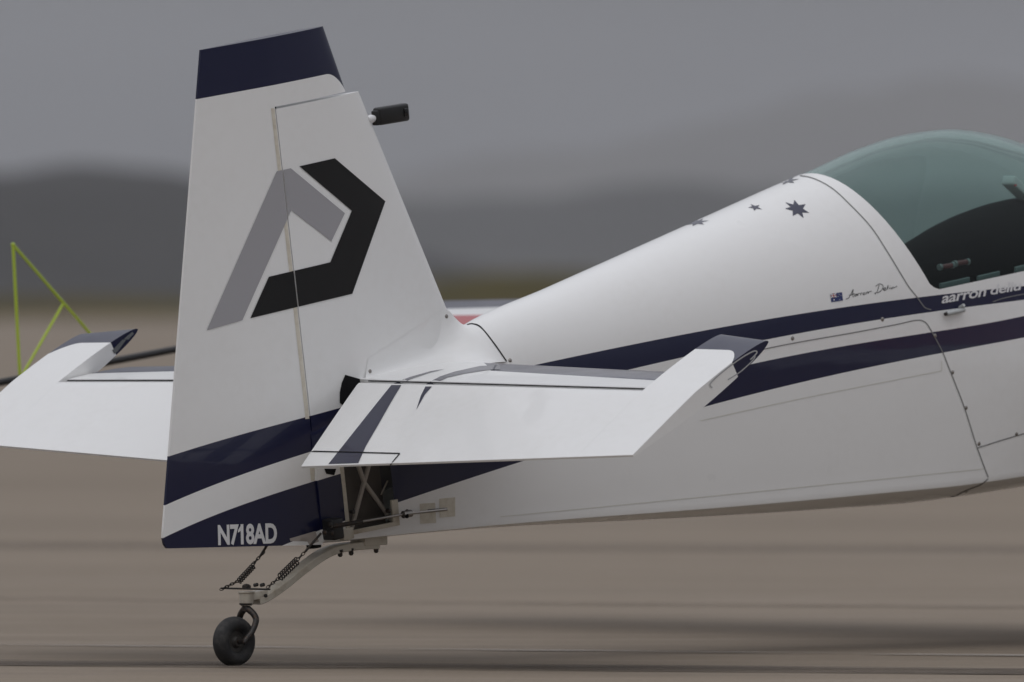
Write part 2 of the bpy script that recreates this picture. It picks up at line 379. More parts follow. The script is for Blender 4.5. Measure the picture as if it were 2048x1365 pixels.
E2L, _ = fit([(560, 1093), (690, 1047), (790, 1003), (1055, 921), (1385, 820), (1630, 758), (1885, 706), (2048, 675)], 5)
def band(g, y, z, up, lo, top=None):
    yy = g.m('MINIMUM', y, FMAX); u = g.poly(yy, list(up)); l = g.poly(yy, list(lo))
    return g.m('MULTIPLY', g.m('LESS_THAN', z, u), g.m('GREATER_THAN', z, l))
def stripes(g, x, y, z):
    return g.m('MAXIMUM', band(g, y, z, E1U, E1L), band(g, y, z, E2U, E2L))
m_fus = paint('fuselage_paint', stripes)
# ---- fuselage shell, cut for the canopy and for the tail window
bm = bmesh.new(); loft(bm, [section(f) for f in fs])
bmesh.ops.recalc_face_normals(bm, faces=bm.faces)
cut = lambda b, co, no: bmesh.ops.bisect_plane(b, geom=b.verts[:] + b.edges[:] + b.faces[:], plane_co=co, plane_no=no)
ra, rb = L(1617, 344, -.08) - Vector((0, .07, 0)), L(1864, 574, .335)   # canopy rear arch: top and foot
SILL = L(1960, 562, .35).z
rear_n = Vector((0, (ra.z - rb.z), -(ra.y - rb.y))).normalized()      # points forward
FRONT = 3.72
front_n = Vector((0, -.62, .78))
pl = [((0, rb.y, rb.z), rear_n), ((0, 0, SILL), Vector((0, 0, 1))), ((0, rb.y + .006, SILL + .012), (rear_n * .6 + Vector((0, 0, 1))).normalized()), ((0, rb.y + .004, SILL + .016), (rear_n + Vector((0, 0, .6))).normalized()), ((0, FRONT, SILL), Vector((0, -.5, .87)))]
for co, no in pl: cut(bm, co, no)
glass_faces = [f for f in bm.faces if all((f.calc_center_median() - Vector(co)).dot(Vector(no)) > 0 for co, no in pl)]
bmg = bmesh.new(); vm_ = {}
for f in glass_faces:
    bmg.faces.new([vm_.setdefault(v, None) or vm_.__setitem__(v, bmg.verts.new(v.co)) or vm_[v] for v in f.verts])
bmesh.ops.delete(bm, geom=glass_faces, context='FACES')
wq = [fz(693, 940, .07), fz(789, 940, .09), fz(789, 1063, .09), fz(700, 1072, .07)]
wf0, wf1 = (wq[0][0] + wq[3][0]) / 2, (wq[1][0] + wq[2][0]) / 2; wz1 = wq[0][1] + .03; wz0 = (wq[2][1] + wq[3][1]) / 2 + .018
for co, no in (((0, wf0, 0), (0, 1, 0)), ((0, wf1, 0), (0, 1, 0)), ((0, 0, wz0), (0, 0, 1)), ((0, 0, wz1), (0, 0, 1))): cut(bm, co, no)
hole = [f for f in bm.faces if f.calc_center_median().x > .03 and wf0 < f.calc_center_median().y < wf1 and wz0 < f.calc_center_median().z < wz1]
bmesh.ops.delete(bm, geom=hole, context='FACES')
fus = from_bm('fuselage', bm, m_fus, air, 32, norm=False)
fus_t = bvh(fus)
# glass
def schlick(t):                                   # same reflectance from either side of the thin sheet
    lw = t.nodes.new('ShaderNodeLayerWeight'); lw.inputs[0].default_value = .5
    pw = t.nodes.new('ShaderNodeMath'); pw.operation = 'POWER'; t.links.new(lw.outputs['Facing'], pw.inputs[0]); pw.inputs[1].default_value = 4.5
    q = t.nodes.new('ShaderNodeMath'); q.operation = 'MULTIPLY_ADD'; t.links.new(pw.outputs[0], q.inputs[0]); q.inputs[1].default_value = .9; q.inputs[2].default_value = .032; return q
m_glass = bpy.data.materials.new('tinted_canopy'); m_glass.use_nodes = True; t_ = m_glass.node_tree; t_.nodes.clear()
o_ = t_.nodes.new('ShaderNodeOutputMaterial'); tr_ = t_.nodes.new('ShaderNodeBsdfTransparent'); tr_.inputs[0].default_value = (.72, .87, .84, 1)
gl_ = t_.nodes.new('ShaderNodeBsdfGlossy'); gl_.inputs['Roughness'].default_value = .02; gl_.inputs[0].default_value = (.9, .93, .93, 1)
fr_ = schlick(t_); mx_ = t_.nodes.new('ShaderNodeMixShader')
t_.links.new(fr_.outputs[0], mx_.inputs[0]); t_.links.new(tr_.outputs[0], mx_.inputs[1]); t_.links.new(gl_.outputs[0], mx_.inputs[2]); t_.links.new(mx_.outputs[0], o_.inputs[0])
canopy = from_bm('canopy', bmg, m_glass, air, 60)
# ---- cockpit interior seen through the canopy
prof = [L(px, py, 0) for px, py in ((1780, 520), (1808, 496), (1850, 470), (1900, 443), (1950, 420), (2000, 404), (2048, 393), (2110, 385))]
pf = pchip([p.y for p in prof] + [3.2], [p.z for p in prof] + [.05])
bm = bmesh.new(); rings = []
for f in np.linspace(prof[0].y, 3.2, 26):
    zt = pf(f); hw = .25 * min(1, .55 + (f - prof[0].y) * 1.5)
    rings.append([(hw * math.cos(a), f, -.30 + (zt + .30) * math.sin(a) ** .8) for a in np.linspace(0, math.pi, 25)])
loft(bm, rings, closed=True)
lining = from_bm('seat_shell', bm, m_dark, air, 50)
def in_cock(px, py, s): return L(px, py, s)
for (x0, y0), (x1, y1), s in (((1880, 574), (1938, 561), .30), ((1955, 559), (1998, 549), .305), ((2030, 541), (2060, 534), .31)):
    a, b = in_cock(x0, y0, s), in_cock(x1, y1, s); mid = (a + b) / 2; ax = (b - a) / 2
    obj_box('canopy_rail', mid, ax, (.006, 0, 0), (0, .002, .011), principled('rail_grey', (.10, .115, .115), .5), air, .003)
for (x0, y0), (x1, y1), s in (((1880, 535), (1905, 531), .27), ((1910, 528), (1935, 524), .27)):
    a, b = in_cock(x0, y0, s), in_cock(x1, y1, s)
    gr = obj_tube('lever_grip', [a, b], .0085, principled('dark_red_grip', (.10, .012, .014), .5), air, 12)
    for q in (a, b): obj_tube('collar', [q - (b - a) * .08, q + (b - a) * .08], .011, principled('collar_grey', (.14, .15, .15), .5), gr, 12)
a, b = L(2016, 360, .05), L(2090, 428, .05)
hb = obj_box('headrest_bar', (a + b) / 2, (b - a) / 2, (.03, 0, 0), Vector((0, .4, .9)) * .016, m_sil, air, .006)
p = L(2031, 371, .083); obj_box('marker', p, (.002, 0, 0), (0, .005, 0), (0, 0, .003), m_red, hb)
# ---- fin and rudder
TE1, TE0 = L(402, 102, .004), L(329, 1030, .004)
HT, HB = L(553, 217, .036), L(636, 960, .052)
FT, FB = L(717, 185, 0), L(902, 640, 0)
ZTOP, ZGAP = L(520, 77, 0).z, (L(553, 217, .03).z + L(690, 183, 0).z) / 2
lin = lambda a, b: (lambda z: a.y + (b.y - a.y) * (z - a.z) / (b.z - a.z))
teF, hiF, leF = lin(TE0, TE1), lin(HB, HT), lin(FB, FT)
H1, H0 = L(645, 52, 0), L(690, 182, 0); hoF = lin(H0, H1)
thF = lambda z: max(.026, .047 - .017 * z / 1.15) if z > 0 else .047
def nose(v): return max(0., 1 - v ** 2.3) ** .52
def aft_rows(z, n=14, f0=None):                   # starboard outline from hinge aft to trailing edge
    a, b, t = (hiF(z) if f0 is None else f0), teF(z), thF(z)
    return [(a + (b - a) * k / n, t + (.0042 - t) * ((k / n) ** 1.15)) for k in range(n + 1)]
def fore_rows(z, le, n=14):
    a, t = hiF(z), thF(z)
    return [(a + (le - a) * math.sin(k / n * math.pi / 2), t * nose(math.sin(k / n * math.pi / 2))) for k in range(n + 1)]
def close(half, z): return [(s, f, z) for f, s in half] + [(-s, f, z) for f, s in half[::-1] if s > 1e-6]
bm = bmesh.new()
loft(bm, [close(fore_rows(z, hoF(z))[::-1] + aft_rows(z)[1:], z) for z in np.linspace(ZGAP + .003, ZTOP, 8)], cap=False)
GAP = .004
zlow = -.60
loft(bm, [close([(hiF(z) - GAP, thF(z))] + [q for q in aft_rows(z)[1:]], z) for z in np.linspace(zlow, ZGAP + .003, 40)], cap=False)
bmesh.ops.remove_doubles(bm, verts=bm.verts, dist=2e-5); bmesh.ops.holes_fill(bm, edges=[e for e in bm.edges if e.is_boundary], sides=0)
# slanted foot with rounded heel
def trim(co, no):
    r = bmesh.ops.bisect_plane(bm, geom=bm.verts[:] + bm.edges[:] + bm.faces[:], plane_co=co, plane_no=no, clear_outer=True)
    es = [e for e in r['geom_cut'] if isinstance(e, bmesh.types.BMEdge)]
    bmesh.ops.contextual_create(bm, geom=es)
b0, b1 = L(350, 1097, .006), L(600, 1091, .045); tn = Vector((0, b1.z - b0.z, -(b1.y - b0.y))).normalized()
trim(b0, tn)
te_n = Vector((0, -(TE1.z - TE0.z), TE1.y - TE0.y)).normalized()
cnr = L(327, 1098, .004)
for k, off in ((.3, .009), (.5, .0125), (.7, .009)):
    nn = (tn * k + te_n * (1 - k)).normalized(); trim(cnr - (tn + te_n).normalized() * off, nn)
CAPZ = L(395, 200, .004).z
capA, capB = L(396, 201, .01), L(640, 150, .03)
def cap_mask(g, x, y, z):
    # navy tip with a curved front corner that turns down the leading edge
    c0 = L(660, 147, .02); zz = (capA.z + capB.z) / 2
    dy = g.m('MAXIMUM', g.m('SUBTRACT', y, c0.y - .02), 0.)
    lim = g.m('SUBTRACT', zz, g.m('MULTIPLY', g.m('MULTIPLY', dy, dy), 7.5))
    tip = g.m('GREATER_THAN', z, lim)
    return g.m('MAXIMUM', tip, stripes(g, x, y, z))
m_rud = paint('rudder_paint', cap_mask)
rudder = from_bm('rudder', bm, m_rud, air, 32); rud_t = bvh(rudder)
bm = bmesh.new(); zf0 = -.12
def finring(z): return close(fore_rows(z, leF(z))[::-1], z)
loft(bm, [finring(z) for z in np.linspace(zf0, ZGAP - .005, 30)])
fin = from_bm('fin', bm, m_fus, air, 32); fin_t = bvh(fin)
# stern post below the stabiliser, between the rudder hinge and the window
# ---- stabilisers and elevators
HZ0 = -.035
def hz(s): return -.001 * abs(s)                  # slight droop of the hinge line outboard
S_IN, S_TAB, S_HORN, S_TIP = .085, .20, 1.375, 1.61
stLE = lambda s: .490 - .10 * (s - .1)
stTH = lambda s: .046 - .014 * s / 1.4
elTE = lambda s: -(.462 - .079 * s)
DROOP = math.radians(21.8)
EM = Matrix.Translation((0, 0, HZ0)) @ Matrix.Rotation(DROOP, 4, 'X')
def le_mask(g, x, y, z):
    ax = g.m('ABSOLUTE', x); le = g.m('MULTIPLY_ADD', ax, -.10, .50)
    return g.m('MULTIPLY', g.m('GREATER_THAN', y, g.m('SUBTRACT', le, .23)), g.m('GREATER_THAN', ax, g.m('MULTIPLY_ADD', g.m('SUBTRACT', .50, y), 1.2, .12)))
m_stab = paint('stabiliser_paint', le_mask)
def horn_mask(g, x, y, z):
    ax = g.m('ABSOLUTE', x); dx = g.m('MAXIMUM', g.m('SUBTRACT', g.m('MULTIPLY', ax, -1.), -1.43), 0.); d2 = g.m('MAXIMUM', g.m('SUBTRACT', ax, 1.52), 0.)
    return g.m('GREATER_THAN', y, g.m('SUBTRACT', .268, g.m('MULTIPLY', g.m('MULTIPLY', d2, d2), 10.)))
m_elev = paint('elevator_paint', horn_mask)
def stab(sgn):
    bm = bmesh.new(); rings = []
    for s in np.linspace(.03, S_HORN - .006, 24):
        le, t, zc = stLE(s), stTH(s), HZ0 + hz(s); h = []
        for k in range(17):
            v = math.sin(k / 16 * math.pi / 2); h.append((.024 + (le - .024) * v, t * nose(v)))
        rings.append([(sgn * s, f, zc + q + .036 * f) for f, q in h] + [(sgn * s, f, zc - q + .036 * f) for f, q in h[::-1] if q > 1e-6])
    loft(bm, rings); return from_bm('stabilizer', bm, m_stab, air, 32)
def elevator(sgn):
    bm = bmesh.new()
    def half(s, nose_f, n=12):
        t, te = stTH(s), elTE(s); te_t = .0035
        r = [(nose_f * math.sin((1 - k / 6) * math.pi / 2), t * nose(math.sin((1 - k / 6) * math.pi / 2)) if nose_f > 0 else t) for k in range(6)] if nose_f > 0 else []
        r += [(te * k / n, t + (te_t - t) * (k / n) ** 1.1) for k in range(n + 1)]
        return r
    def ring(s, hf): return [(sgn * s, f, hz(s) + q) for f, q in hf] + [(sgn * s, f, hz(s) - q) for f, q in hf[::-1] if q > 1e-6]
    S = list(np.linspace(S_IN, S_TAB, 10)) + list(np.linspace(S_TAB, S_HORN, 16)[1:])
    rings = []
    for s in S:
        hf = half(s, .006)
        if s < S_TAB + 1e-6:                      # cut-out that clears the rudder
            k = (s - S_IN) / (S_TAB - S_IN); lim = elTE(S_TAB) * k - .012 * (1 - k); te = elTE(s)
            hf = [(f if f > 0 else f * (lim / te), q if f > 0 else None) for f, q in hf]
            t = stTH(s); hf = [(f, q if q is not None else t + (.0035 - t) * (min(1., f / te)) ** 1.1) for f, q in hf]
        rings.append(ring(s, hf))
    loft(bm, rings)
    hs = np.linspace(S_HORN + .0005, S_TIP, 8); rings = []
    for s in hs:
        hl = .395 - .15 * (s - S_HORN); u = (s - S_HORN) / (S_TIP - S_HORN)
        hf = [(hl * math.sin((1 - k / 14) * math.pi / 2), stTH(s) * nose(math.sin((1 - k / 14) * math.pi / 2))) for k in range(14)] + [q for q in half(s, 0)]
        rings.append(ring(s, hf))
    loft(bm, rings)
    o = from_bm('elevator', bm, m_elev, air, 32)
    o.location = (0, 0, HZ0); o.rotation_euler = (DROOP, 0, 0)
    obj_tube('hinge_gap', [(sgn * s, .0205, HZ0 + hz(s) + stTH(s) * .955 - .001) for s in np.linspace(.09, S_HORN - .01, 12)], .0019, m_gap, o, 6).matrix_parent_inverse = EM.inverted()
    return o
stabs = {1: stab(1), -1: stab(-1)}; elevs = {1: elevator(1), -1: elevator(-1)}
for k in (1, -1): LOCAL[elevs[k].name] = EM.inverted()
el_t, st_t = bvh(elevs[1]), bvh(stabs[1])
# stripes on the elevator and tab joint
def both(name, o_pair, bm, mat, tree, lift=.0012, step=10.): decal(name, o_pair[1], bm, mat, lift, step, mirror=o_pair[-1], tree=tree)
both('stripe', elevs, poly_bm([(783, 771), (803, 771), (782, 806), (756, 852), (732, 893), (717, 927), (657, 929), (688, 890), (734, 832), (762, 797)]), m_decal_navy, el_t)
both('stripe', elevs, poly_bm([(851, 774), (864, 774), (850, 790), (833, 820), (842, 792)]), m_decal_navy, el_t)
decal('tab_joint', elevs[1], line_bm([(622, 903.5), (800, 908)], 2.2), m_gap, .0018, 10., tree=el_t)
decal('tab_joint', elevs[1], line_bm([(800, 908), (781, 930)], 2.0), m_gap, .0018, 10., tree=el_t)
both('stripe', stabs, poly_bm([(786, 768), (803, 768), (822, 759), (860, 746), (890, 739), (862, 743), (820, 755)]), m_decal_navy, st_t)
both('stripe', stabs, poly_bm([(852, 769), (868, 769), (895, 756), (930, 748), (975, 741), (1000, 740), (1000, 731), (960, 733), (910, 744), (880, 754)]), m_decal_navy, st_t)
m_tip_refl = principled('tip_reflection', (.42, .43, .45), .12, coat=.8)  # reflections on both elevator tips, painted as pale lines and grey patches
decal('tip_reflection', elevs[1], line_bm([(1424, 776), (1420, 768), (1440, 748), (1478, 719), (1506, 703), (1513, 706), (1500, 720)], 2.6), m_tip_refl, .0016, 0, tree=el_t)
decal('tip_reflection', elevs[1], line_bm([(1455, 760), (1480, 744), (1504, 722), (1510, 712)], 2.2), m_tip_refl, .0016, 0, tree=el_t)
ep_t = bvh(elevs[-1])
decal('tip_reflection', elevs[-1], poly_bm([(224, 701), (244, 680), (252, 679), (235, 703), (228, 708)], [(247, 678), (264, 664), (267, 668), (256, 680)]), principled('tip_reflection_grey', (.16, .17, .175), .2, coat=.6), .0016, 0, tree=ep_t)
# ---- fairing between fin, deck and stabiliser (both sides)
up_px = [(735, 718, .05), (790, 684, .05), (840, 650, .047), (878, 623, .034), (897, 622, .016), (910, 637, .013), (927, 652, .012), (946, 652, .012)]
lo_px = [(735, 766, .085), (785, 758, .115), (835, 748, .145), (880, 740, .165), (920, 734, .18), (955, 729, .182), (985, 726, .178), (1010, 724, .165)]
def fairing(sgn):
    A = [L(*p) for p in up_px]; A[:4] = [p + n * .0012 for p, n in project(fin, [(x, y) for x, y, _ in up_px[:4]], fin_t)]; B = [L(*p) for p in lo_px]; bm = bmesh.new(); rows = []
    def cm(P, t):
        n = len(P) - 1; i = min(int(t * n), n - 1); u = t * n - i; p0, p1, p2, p3 = [P[min(max(k, 0), n)] for k in (i - 1, i, i + 1, i + 2)]
        return .5 * (2 * p1 + (p2 - p0) * u + (2 * p0 - 5 * p1 + 4 * p2 - p3) * u ** 2 + (3 * p1 - p0 - 3 * p2 + p3) * u ** 3)
    seam = [Vector((x, y, 0)) for x, y in ((946, 650), (962, 656), (976, 671), (987, 688), (1000, 706), (1012, 724))]
    fin_row = [p + n * .0015 for p, n in project(fus, [tuple(cm(seam, k))[:2] for k in np.linspace(0, 1, 12)], fus_t)]
    a, b = A[-1], B[-1]; bez1 = [a * (1 - k) ** 3 + Vector((a.x * .95 + b.x * .05, (a.y + b.y) / 2, a.z * .06 + b.z * .94)) * (1 - (1 - k) ** 3 - k ** 3) + b * k ** 3 for k in np.linspace(0, 1, 12)]
    for t in np.linspace(0, 1, 40):
        wt = max(0., (t - .42) / .58); wt = wt * wt * (3 - 2 * wt)
        a, b = cm(A, t), cm(B, t); mid = Vector((a.x * .95 + b.x * .05, (a.y + b.y) / 2, a.z * .06 + b.z * .94)); row = []
        for ki, k in enumerate(np.linspace(0, 1, 12)):
            p = a * (1 - k) ** 3 + mid * (1 - (1 - k) ** 3 - k ** 3) + b * k ** 3 + (fin_row[ki] - bez1[ki]) * wt; row.append((sgn * p.x, p.y, p.z))
        rows.append(row)
    loft(bm, rows, closed=False); o = from_bm('fairing', bm, m_white, air, 60)
    return o
fair = {1: fairing(1), -1: fairing(-1)}; fa_t = bvh(fair[1])
# ---- markings: emblem on the fin and rudder
def on(parts, name, poly, mat, lift=.0018, step=12.):
    """wrap one polygon over several neighbouring parts, splitting it along the rudder hinge"""
    for o, tree, keep in parts:
        bm = poly_bm(poly)
        for a, b, side in keep:
            n = Vector((-(b[1] - a[1]), b[0] - a[0], 0)).normalized() * side
            bmesh.ops.bisect_plane(bm, geom=bm.verts[:] + bm.edges[:] + bm.faces[:], plane_co=(a[0], a[1], 0), plane_no=n, clear_outer=True)
        if len(bm.faces): decal(name, o, bm, mat, lift, step, mirror=o, tree=tree)
        else: bm.free()
hpt = lambda z, d: P2((thF(z), hiF(z) + d, z))
HA, HBt = hpt(ZGAP, -GAP - .0005), hpt(.08, -GAP - .0005); FA, FBt = hpt(ZGAP, .0005), hpt(.08, .0005)
side_r = [(HA, HBt, -1)]; side_f = [(FA, FBt, 1)]
both_rf = [(rudder, rud_t, side_r), (fin, fin_t, side_f)]
on(both_rf, 'emblem', [(413, 661), (553, 343), (581, 337), (689, 427), (662, 483), (582, 421), (484, 641)], m_grey)
on(both_rf, 'emblem', [(598, 333), (669, 317), (770, 403), (704, 588), (500, 637), (537, 554), (660, 525), (703, 422)], m_black)
decal('registration', rudder, text_bm('N718AD', (436, 1092), (118, -4), (-1, -42), .035, .97), m_letter, step=0, tree=rud_t)
decal('gap_seal_tape', rudder, line_bm([(hpt(z, -GAP)[0] - 5, hpt(z, -GAP)[1]) for z in np.linspace(ZGAP - .002, L(622, 838, .05).z, 8)], 7, 8), m_tape, .0008, tree=rud_t)
decal('gap_seal_tape', rudder, line_bm([(hpt(z, -GAP)[0] - 5, hpt(z, -GAP)[1]) for z in (L(634, 934, .05).z, L(634, 962, .05).z)], 11), m_tape, .0008, tree=rud_t)
decal('registration', rudder, poly_bm([(475.5, 1066), (475.5, 1061), (480, 1053), (484, 1053), (484, 1060)]), m_letter, .0013, 0, tree=rud_t)
decal('gap_seal_tape', rudder, line_bm([(583, 1090), (634, 1073)], 26, 22), principled('dirty_white', (.42, .38, .35), .7), .0009, tree=rud_t)
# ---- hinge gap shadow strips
obj_tube('hinge_gap_shadow_strip', [(0, hiF(-.5) + .0, -.5), (0, hiF(ZGAP) , ZGAP)], .024, m_gap, fin, 12)
# ---- fuselage lines, screws, markings
def fline(name, pts, wd, mat=m_seam, o=fus, tree=fus_t, **k): return decal(name, o, line_bm(pts, wd), mat, .0012, 0, tree=tree, **k)
fline('panel_seam', [(1600, 352), (1628, 358), (1665, 378), (1702, 412), (1742, 455), (1775, 505), (1803, 551), (1818, 575), (1834, 595), (1849, 615), (1862, 620)], 2.0)
fline('panel_seam', [(1345, 738), (1560, 692), (1700, 667), (1790, 650), (1832, 641), (1850, 645), (1861, 660), (1870, 676), (1885, 705), (1895, 730), (1911, 770), (1930, 820), (1953, 893), (1976, 955)], 2.0)
fline('panel_seam', [(1976, 958), (1960, 970), (1930, 982), (1895, 1002)], 2.2)
fline('panel_seam', [(1953, 897), (2000, 882), (2050, 867)], 2.2)
decal('panel_seam', fus, line_bm([(935, 652), (946, 650), (962, 657), (985, 685), (1012, 724)], 2.4), m_gap, .0042, 0, tree=fus_t)
fline('panel_seam', [(1985, 604), (2010, 596), (2050, 588)], 1.8)
fline('tape_edge', [(1400, 842), (1600, 798), (1883, 742)], 1.6, m_soft)
fline('tape_edge', [(1883, 742), (1883, 722)], 1.4, m_soft)
fline('tape_edge', [(1000, 1034), (1500, 985), (1968, 938)], 1.6, m_soft)
star_o = (1340, 340, 6.827)
def star(outer, c, k):
    n = len(outer); P = []
    for i in range(n):
        a, b = outer[i], outer[(i + 1) % n]; P.append(a); m = ((a[0] + b[0]) / 2, (a[1] + b[1]) / 2); P.append((c[0] + (m[0] - c[0]) * k, c[1] + (m[1] - c[1]) * k))
    return [(star_o[0] + x / star_o[2], star_o[1] + y / star_o[2]) for x, y in P]
for outer, c, k in (([(1697, 415), (1850, 472), (1900, 590), (1822, 662), (1675, 632), (1570, 532), (1575, 447)], (1738, 535), .55),
                    ([(1100, 472), (1222, 485), (1258, 545), (1150, 560), (1062, 518)], (1160, 514), .5),
                    ([(1440, 195), (1540, 206), (1697, 183), (1765, 128), (1690, 103), (1610, 112), (1545, 128)], (1600, 152), .5),
                    ([(200, 757), (308, 772), (465, 750), (535, 695), (455, 668), (380, 678), (310, 697)], (365, 720), .5)):
    decal('star', fus, poly_bm(star(outer, c, k)), m_decal_navy, .0012, 4., tree=fus_t)
sg = lambda P: [(1560 + x / 4.197, 540 + y / 4.197) for x, y in P]
strokes = [[(550, 247), (575, 236), (600, 192), (612, 165), (609, 205), (614, 232)], [(578, 215), (626, 200)], [(642, 204), (628, 208), (626, 220), (636, 221), (645, 205), (649, 217)],
           [(653, 218), (656, 200), (669, 199)], [(674, 213), (678, 196), (691, 195)], [(707, 190), (696, 201), (700, 210), (712, 203), (711, 192)], [(722, 205), (727, 188), (736, 186), (738, 198), (748, 185), (768, 180)],
           [(830, 128), (822, 160), (812, 190)], [(800, 140), (832, 119), (862, 132), (856, 165), (826, 190), (796, 194), (800, 206)], [(868, 168), (886, 157), (878, 150), (866, 162), (876, 174), (892, 166)],
           [(896, 165), (906, 130), (901, 163)], [(915, 161), (919, 147)], [(921, 137), (924, 135)], [(931, 147), (929, 160), (941, 157), (947, 142), (949, 154), (982, 137)]]
bm = bmesh.new()
for s_ in strokes:
    b2 = line_bm(sg(s_), 1.15); me = bpy.data.meshes.new('t'); b2.to_mesh(me); b2.free(); bm.from_mesh(me); bpy.data.meshes.remove(me)
decal('signature', fus, bm, m_black, .0013, 0, tree=fus_t)
# little flag
def fl(u, v): return (1660 + 23.5 * u + 2.2 * v, 588.5 - 3.6 * u + 16.5 * v)
quad = lambda a, b, c_, d_: [fl(a, b), fl(c_, b), fl(c_, d_), fl(a, d_)]
flag = decal('flag_marking', fus, poly_bm(quad(0, 0, 1, 1)), principled('flag_blue', (.02, .035, .14), .4), .0012, 6., tree=fus_t)
decal('cross', fus, poly_bm([fl(0, 0), fl(.08, 0), fl(.5, .42), fl(.5, .5), fl(.42, .5), fl(0, .08)], [fl(.42, 0), fl(.5, 0), fl(.5, .08), fl(.08, .5), fl(0, .5), fl(0, .42)], quad(.2, 0, .3, .5), quad(0, .19, .5, .31)), m_letter, .0018, 0, parent=flag, tree=fus_t)
decal('cross', fus, poly_bm(quad(.225, 0, .275, .5), quad(0, .22, .5, .28)), m_red, .0024, 0, parent=flag, tree=fus_t)
for u, v, r in ((.25, .76, .07), (.74, .2, .035), (.62, .45, .035), (.86, .4, .035), (.74, .82, .035)):
    decal('star', fus, poly_bm([fl(u + r * math.cos(a), v + r * 1.4 * math.sin(a)) for a in np.linspace(0, 6.28, 8)[:-1]]), m_letter, .0018, 0, parent=flag, tree=fus_t)
decal('pilot_lettering', fus, text_bm('aarron', (1882, 608), (88, -15), (3, -15), .018, .94), m_letter, .0014, 0, tree=fus_t)
decal('pilot_lettering', fus, text_bm('deliu', (1979, 591), (61, -10.5), (4, -20), .018, .94), m_letter, .0014, 0, tree=fus_t)
def screw(px, py, o, tree, r=.0072, mat=m_steel):
    p, n = project(o, [(px, py)], tree)[0]; bm = bmesh.new()
    lathe(bm, p - n * .001, n, [(0, r), (.0016, r), (.003, r * .75), (.0036, r * .3), (.0036, 0)], 12); from_bm('screw', bm, mat, o, 40)
for q in ((1020, 721), (1585, 677), (1765, 639), (1870, 672), (1905, 745), (1932, 816), (1958, 888), (2033, 869), (1933, 984)): screw(*q, fus, fus_t)
for q in ((893, 633), (740, 743), (752, 762)): screw(*q, fair[1], fa_t, .007)
# canopy latch
a, b = L(1893, 628, .352), L(1928, 620, .356)
lt = obj_tube('canopy_latch', [a, b], .008, m_sil, air, 14); obj_tube('pin', [L(1890, 629, .352), L(1896, 627.5, .352)], .006, m_dsteel, lt, 10)
p = L(1922, 613, .352); obj_tube('lug', [p + Vector((-.02, 0, -.01)), p + Vector((.014, 0, .004))], .006, m_sil, lt, 10)
# ---- tail window with the frame tubes behind it
win = obj_box('window_recess', (.012, (wf0 + wf1) / 2, (wz0 + wz1) / 2), (.003, 0, 0), (0, (wf1 - wf0) / 2 + .02, 0), (0, 0, (wz1 - wz0) / 2 + .02), principled('fabric_inside', (.10, .093, .087), .9), air)
def wpt(px, py, s=.045): return L(px, py, s)
obj_tube('frame_tube', [wpt(716, 930), wpt(728, 965), wpt(783, 1040)], .0075, m_tube, win)
obj_tube('frame_tube', [wpt(738, 930), wpt(728, 965), wpt(703, 1058)], .0075, m_tube, win)
obj_tube('frame_tube', [wpt(762, 990), wpt(775, 962)], .0025, m_tube, win, 6)
m_pane = bpy.data.materials.new('clear_acrylic'); m_pane.use_nodes = True; t_ = m_pane.node_tree; t_.nodes.clear()
o_ = t_.nodes.new('ShaderNodeOutputMaterial'); tr_ = t_.nodes.new('ShaderNodeBsdfTransparent'); tr_.inputs[0].default_value = (.88, .86, .84, 1)
gl_ = t_.nodes.new('ShaderNodeBsdfGlossy'); gl_.inputs['Roughness'].default_value = .08; fr_ = schlick(t_); mx_ = t_.nodes.new('ShaderNodeMixShader')
t_.links.new(fr_.outputs[0], mx_.inputs[0]); t_.links.new(tr_.outputs[0], mx_.inputs[1]); t_.links.new(gl_.outputs[0], mx_.inputs[2]); t_.links.new(mx_.outputs[0], o_.inputs[0])
bm = bmesh.new(); rows = []
for f in np.linspace(wf0 - .004, wf1 + .004, 8): rows.append([(W_f(f) * .995 - .0005 + .006 * math.sin(max(0, min(1, (z - ZB(f)) / (ZS(f) - ZB(f)))) * math.pi), f, z) for z in np.linspace(wz0 - .004, wz1 + .004, 6)])
loft(bm, rows, closed=False); pane = from_bm('window_pane', bm, m_pane, air, 60)
bm = bmesh.new()
def wr(f, z): return Vector((W_f(f) * .995 + .0055 + .006 * math.sin(max(0, min(1, (z - ZB(f)) / (ZS(f) - ZB(f)))) * math.pi), f, z))
def wstrip(f0, f1, z0, z1):
    c0 = [wr(f, z) for f, z in ((f0, z0), (f1, z0), (f1, z1), (f0, z1))]; vs = [bm.verts.new(p) for p in c0]; vb = [bm.verts.new(p - Vector((.008, 0, 0))) for p in c0]
    bm.faces.new(vs); bm.faces.new(vb[::-1])
    for i in range(4): bm.faces.new((vs[i], vb[i], vb[(i + 1) % 4], vs[(i + 1) % 4]))
e = .010
wstrip(wf0 - e, wf1 + e, wz0 - e, wz0 + .004); wstrip(wf0 - e, wf0 + .003, wz0 + .0041, wz1 + e); wstrip(wf1 - .014, wf1 + e, wz0 + .0041, wz0 + .075)
wfr = from_bm('window_frame', bm, m_cream, air, 30)
for q in ((706, 1024), (778, 1022)):
    p = L(*q, .085); bm = bmesh.new(); lathe(bm, p, (1, 0, 0), [(-.01, .007), (.004, .007), (.006, .004), (.006, 0)], 12); from_bm('screw', bm, m_dsteel, wfr, 40)
